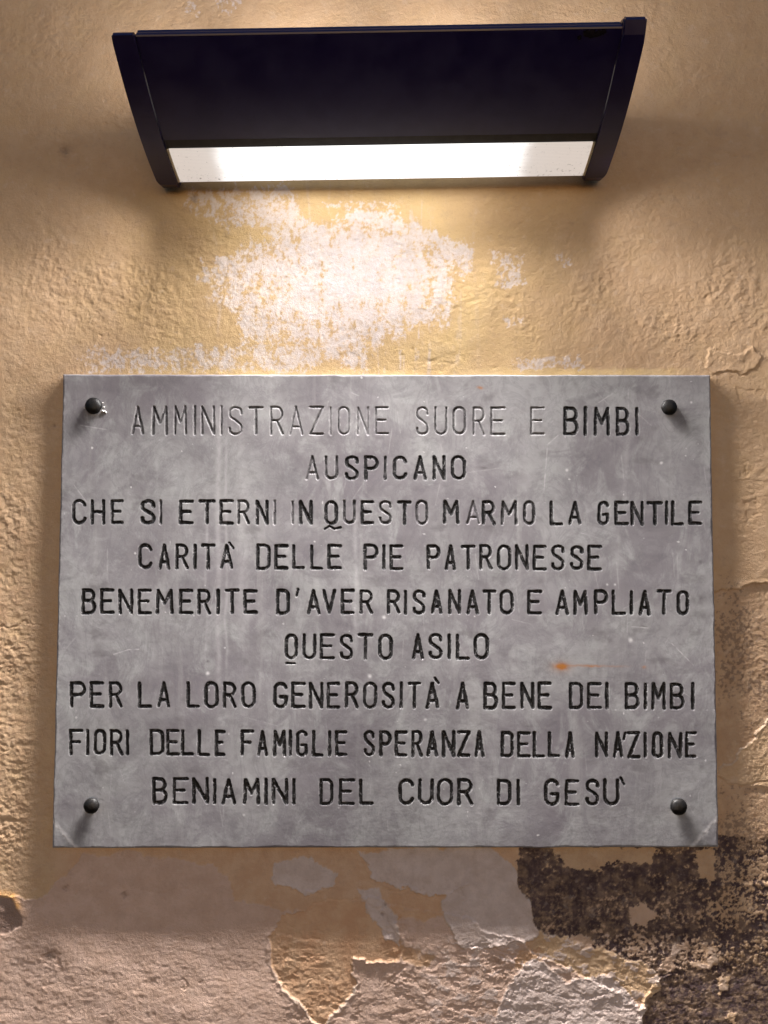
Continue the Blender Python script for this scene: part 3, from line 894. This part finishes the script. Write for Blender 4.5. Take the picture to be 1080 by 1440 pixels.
def build_lamp():
    root = bpy.data.objects.new('wall_lamp', None)
    root.empty_display_size = .1
    root.location = (-.004, 0, Z0 + .52)
    root.rotation_euler = (0, -math.radians(.78), math.radians(-.35))
    COL.objects.link(root)
    tag(root, 'lit dark navy wall lamp with a white prismatic diffuser above the plaque', 'lamp')
    HL = .2625
    nose, junc, foot = (.195, .036), (.0925, -.0238), (.028, -.044)
    curve = quad_curve(nose, junc, foot, 40)
    kj = min(range(len(curve)), key=lambda i: abs(curve[i][0] - junc[0]))
    cover = curve[:kj + 1]
    # lip with a small radius, then the flat top running back
    lip = [(.118, .0452), (.1845, .0452), (.1890, .0446), (.1920, .0430), (.1940, .0408), (.1956, .0376)]
    bm = prism(strip(lip + cover, .0025, (-1, .6)), -HL, HL, .0005, 1)
    bm_obj('cover', bm, M_ENAMEL, root)
    # dark seal between cover and diffuser, with the cover's thin rolled edge
    seal = curve[kj:kj + 4]
    bm_obj('seal', prism(strip([(p, z + .0016) for p, z in seal], .004, (-.3, 1)), -HL, HL), M_BLACK, root)
    lens = [(p, z + .0004) for p, z in curve[kj + 3:]]
    lens += [(.0265, -.0425), (.026, -.038)]
    d = bm_obj('diffuser', prism(strip(lens, .0025, (-.2, 1)), -HL + .003, HL - .003), M_DIFF, root)
    for sx in (-1, 1):
        tb = prism(strip([(p, z - .0005) for p, z in lens[:-1]], .004, (-.2, 1)), sx * HL - (0 if sx < 0 else .0028), sx * HL + (.0028 if sx < 0 else 0), .0004, 1)
        bm_obj('diffuser_trim', tb, M_TRIM, root)
    bm_obj('back_plate', prism([(-.002, -.026), (.0255, -.026), (.0255, .043), (-.002, .043)], -HL, HL, .001, 1), M_ENAMEL, root)
    bm_obj('upper_diffuser', prism([(.026, .0425), (.117, .0425), (.117, .0440), (.026, .0440)], -HL + .003, HL - .003), M_DIFF_UP, root)
    # end caps: a slightly larger outline than the body
    for sx in (-1, 1):
        dz = .0038 * sx
        out = []
        low = quad_curve((.1985, .036), (.0935, -.0266), (.0275, -.0465), 24)
        top = .0462 + dz
        out = [(.004, top), (.180, top)] + arc2(.190, top - .0085, .0088, 80, 10, 6) + low[1:] + [(.012, -.043), (.008, -.036), (.004, -.02)]
        x0 = sx * (HL + .0006); x1 = sx * (HL + .0262)
        bm = prism(out, min(x0, x1), max(x0, x1), .0022, 3)
        o = bm_obj('end_cap', bm, M_ENAMEL, root)
    # charred remains of a sticker on the upper right of the cover
    bm = bmesh.new()
    rg = np.random.default_rng(3)
    def on_cover(x, t):
        i = t * (len(cover) - 1); k = int(i); f = i - k
        p = cover[k][0] * (1 - f) + cover[min(k + 1, len(cover) - 1)][0] * f; z = cover[k][1] * (1 - f) + cover[min(k + 1, len(cover) - 1)][1] * f
        return p, z
    for (xa, xb, ta, tb) in ((.221, .228, .004, .05), (.227, .235, .002, .062), (.234, .241, .01, .055), (.240, .2455, .0, .045), (.2155, .220, .05, .085), (.222, .242, .03, .07)):
        ring_ = []
        n = 14
        for q in range(n):
            a = 2 * math.pi * q / n
            rr = 1 + rg.uniform(-.28, .28)
            x = (xa + xb) / 2 + (xb - xa) / 2 * rr * math.cos(a); t = max(0.0, (ta + tb) / 2 + (tb - ta) / 2 * rr * math.sin(a))
            p, z = on_cover(x, t)
            ring_.append((x, p, z))
        va = [bm.verts.new((x, -p + .0005, z)) for x, p, z in ring_]
        off = .0004 + .00012 * rg.random()
        vb = [bm.verts.new((x, -p - off, z - off)) for x, p, z in ring_]
        bm.faces.new(vb)
        for q in range(n):
            bm.faces.new((va[q], va[(q + 1) % n], vb[(q + 1) % n], vb[q]))
    bm_obj('sticker_remnant', bm, M_STICKER, root)

    # the lamp's light through both diffusers, with added fill beams
    def glow(name, power, loc, sx, sy, spread, up=False, out=0.0, side=0.0, col=(1, .96, .935)):
        l = bpy.data.lights.new(name, 'AREA')
        l.shape = 'RECTANGLE'; l.size = sx; l.size_y = sy
        l.energy = power; l.spread = math.radians(spread); l.color = col
        o = bpy.data.objects.new(name, l)
        COL.objects.link(o); o.parent = root
        o.location = loc
        a, b = math.radians(out), math.radians(side)
        d = Vector((math.sin(b), -math.sin(a) * math.cos(b), -math.cos(a) * math.cos(b)))
        if up: d.z = -d.z
        zx = -d                                              # lamp looks along its own -z, long side along the fitting
        xx = (Vector((1, 0, 0)) - zx * zx.x).normalized()
        yy = zx.cross(xx)
        o.rotation_euler = Matrix((xx, yy, zx)).transposed().to_euler()
        return o
    # stand-in beams, aimed and weighted to brighten the far wall and sides
    y, z, L = -.082, -.0432, .45
    glow('tube_fill_light', LAMP * .32, (-.025, -.062, z), .30, .05, 180)
    glow('tube_fill_light', LAMP * .80, (-.02, -.066, z - .0008), .40, .05, 92, out=5)
    glow('tube_fill_light', LAMP * 4.9, (-.008, -.066, z - .0004), .42, .05, 60, out=14)
    glow('tube_fill_light', LAMP * 3.0, (-.012, y, z - .004), L, .03, 28, out=5)
    n = 7
    for i in range(n):
        x = -.012 + .068 * (i - 3)
        for s in (-1, 1):
            glow('tube_fill_light', LAMP * 2.7 / n, (x, y, z - .010), .030, .03, 40, out=6, side=34 * s)
            glow('tube_fill_light', LAMP * 3.1 / n, (x, y, z - .010), .036, .03, 28, out=4, side=22 * s)
            glow('tube_fill_light', LAMP * 1.75 / n, (x, y, z - .012), .022, .04, 60, out=20, side=60 * s)
            if i == 3 + 3 * s:
                glow('tube_fill_light', LAMP * .13, (-.012 + .225 * s, -.07, z - .013), .012, .03, 84, out=4, side=64 * s)  # added fill brightening the wall beside each end cap
            if i in (0, 3, 6):
                glow('tube_fill_light', LAMP_UP * .6, (x, -.085, .060), .03, .06, 120, up=True, out=5, side=45 * s)
    glow('tube_fill_light', LAMP_UP * .25, (-.012, -.085, .0455), .46, .06, 150, up=True)
    return root


def arc2(cp, cz, r, a0, a1, n):
    return [(cp + r * math.cos(math.radians(a0 + (a1 - a0) * i / n)), cz + r * math.sin(math.radians(a0 + (a1 - a0) * i / n))) for i in range(n + 1)]


build_lamp()
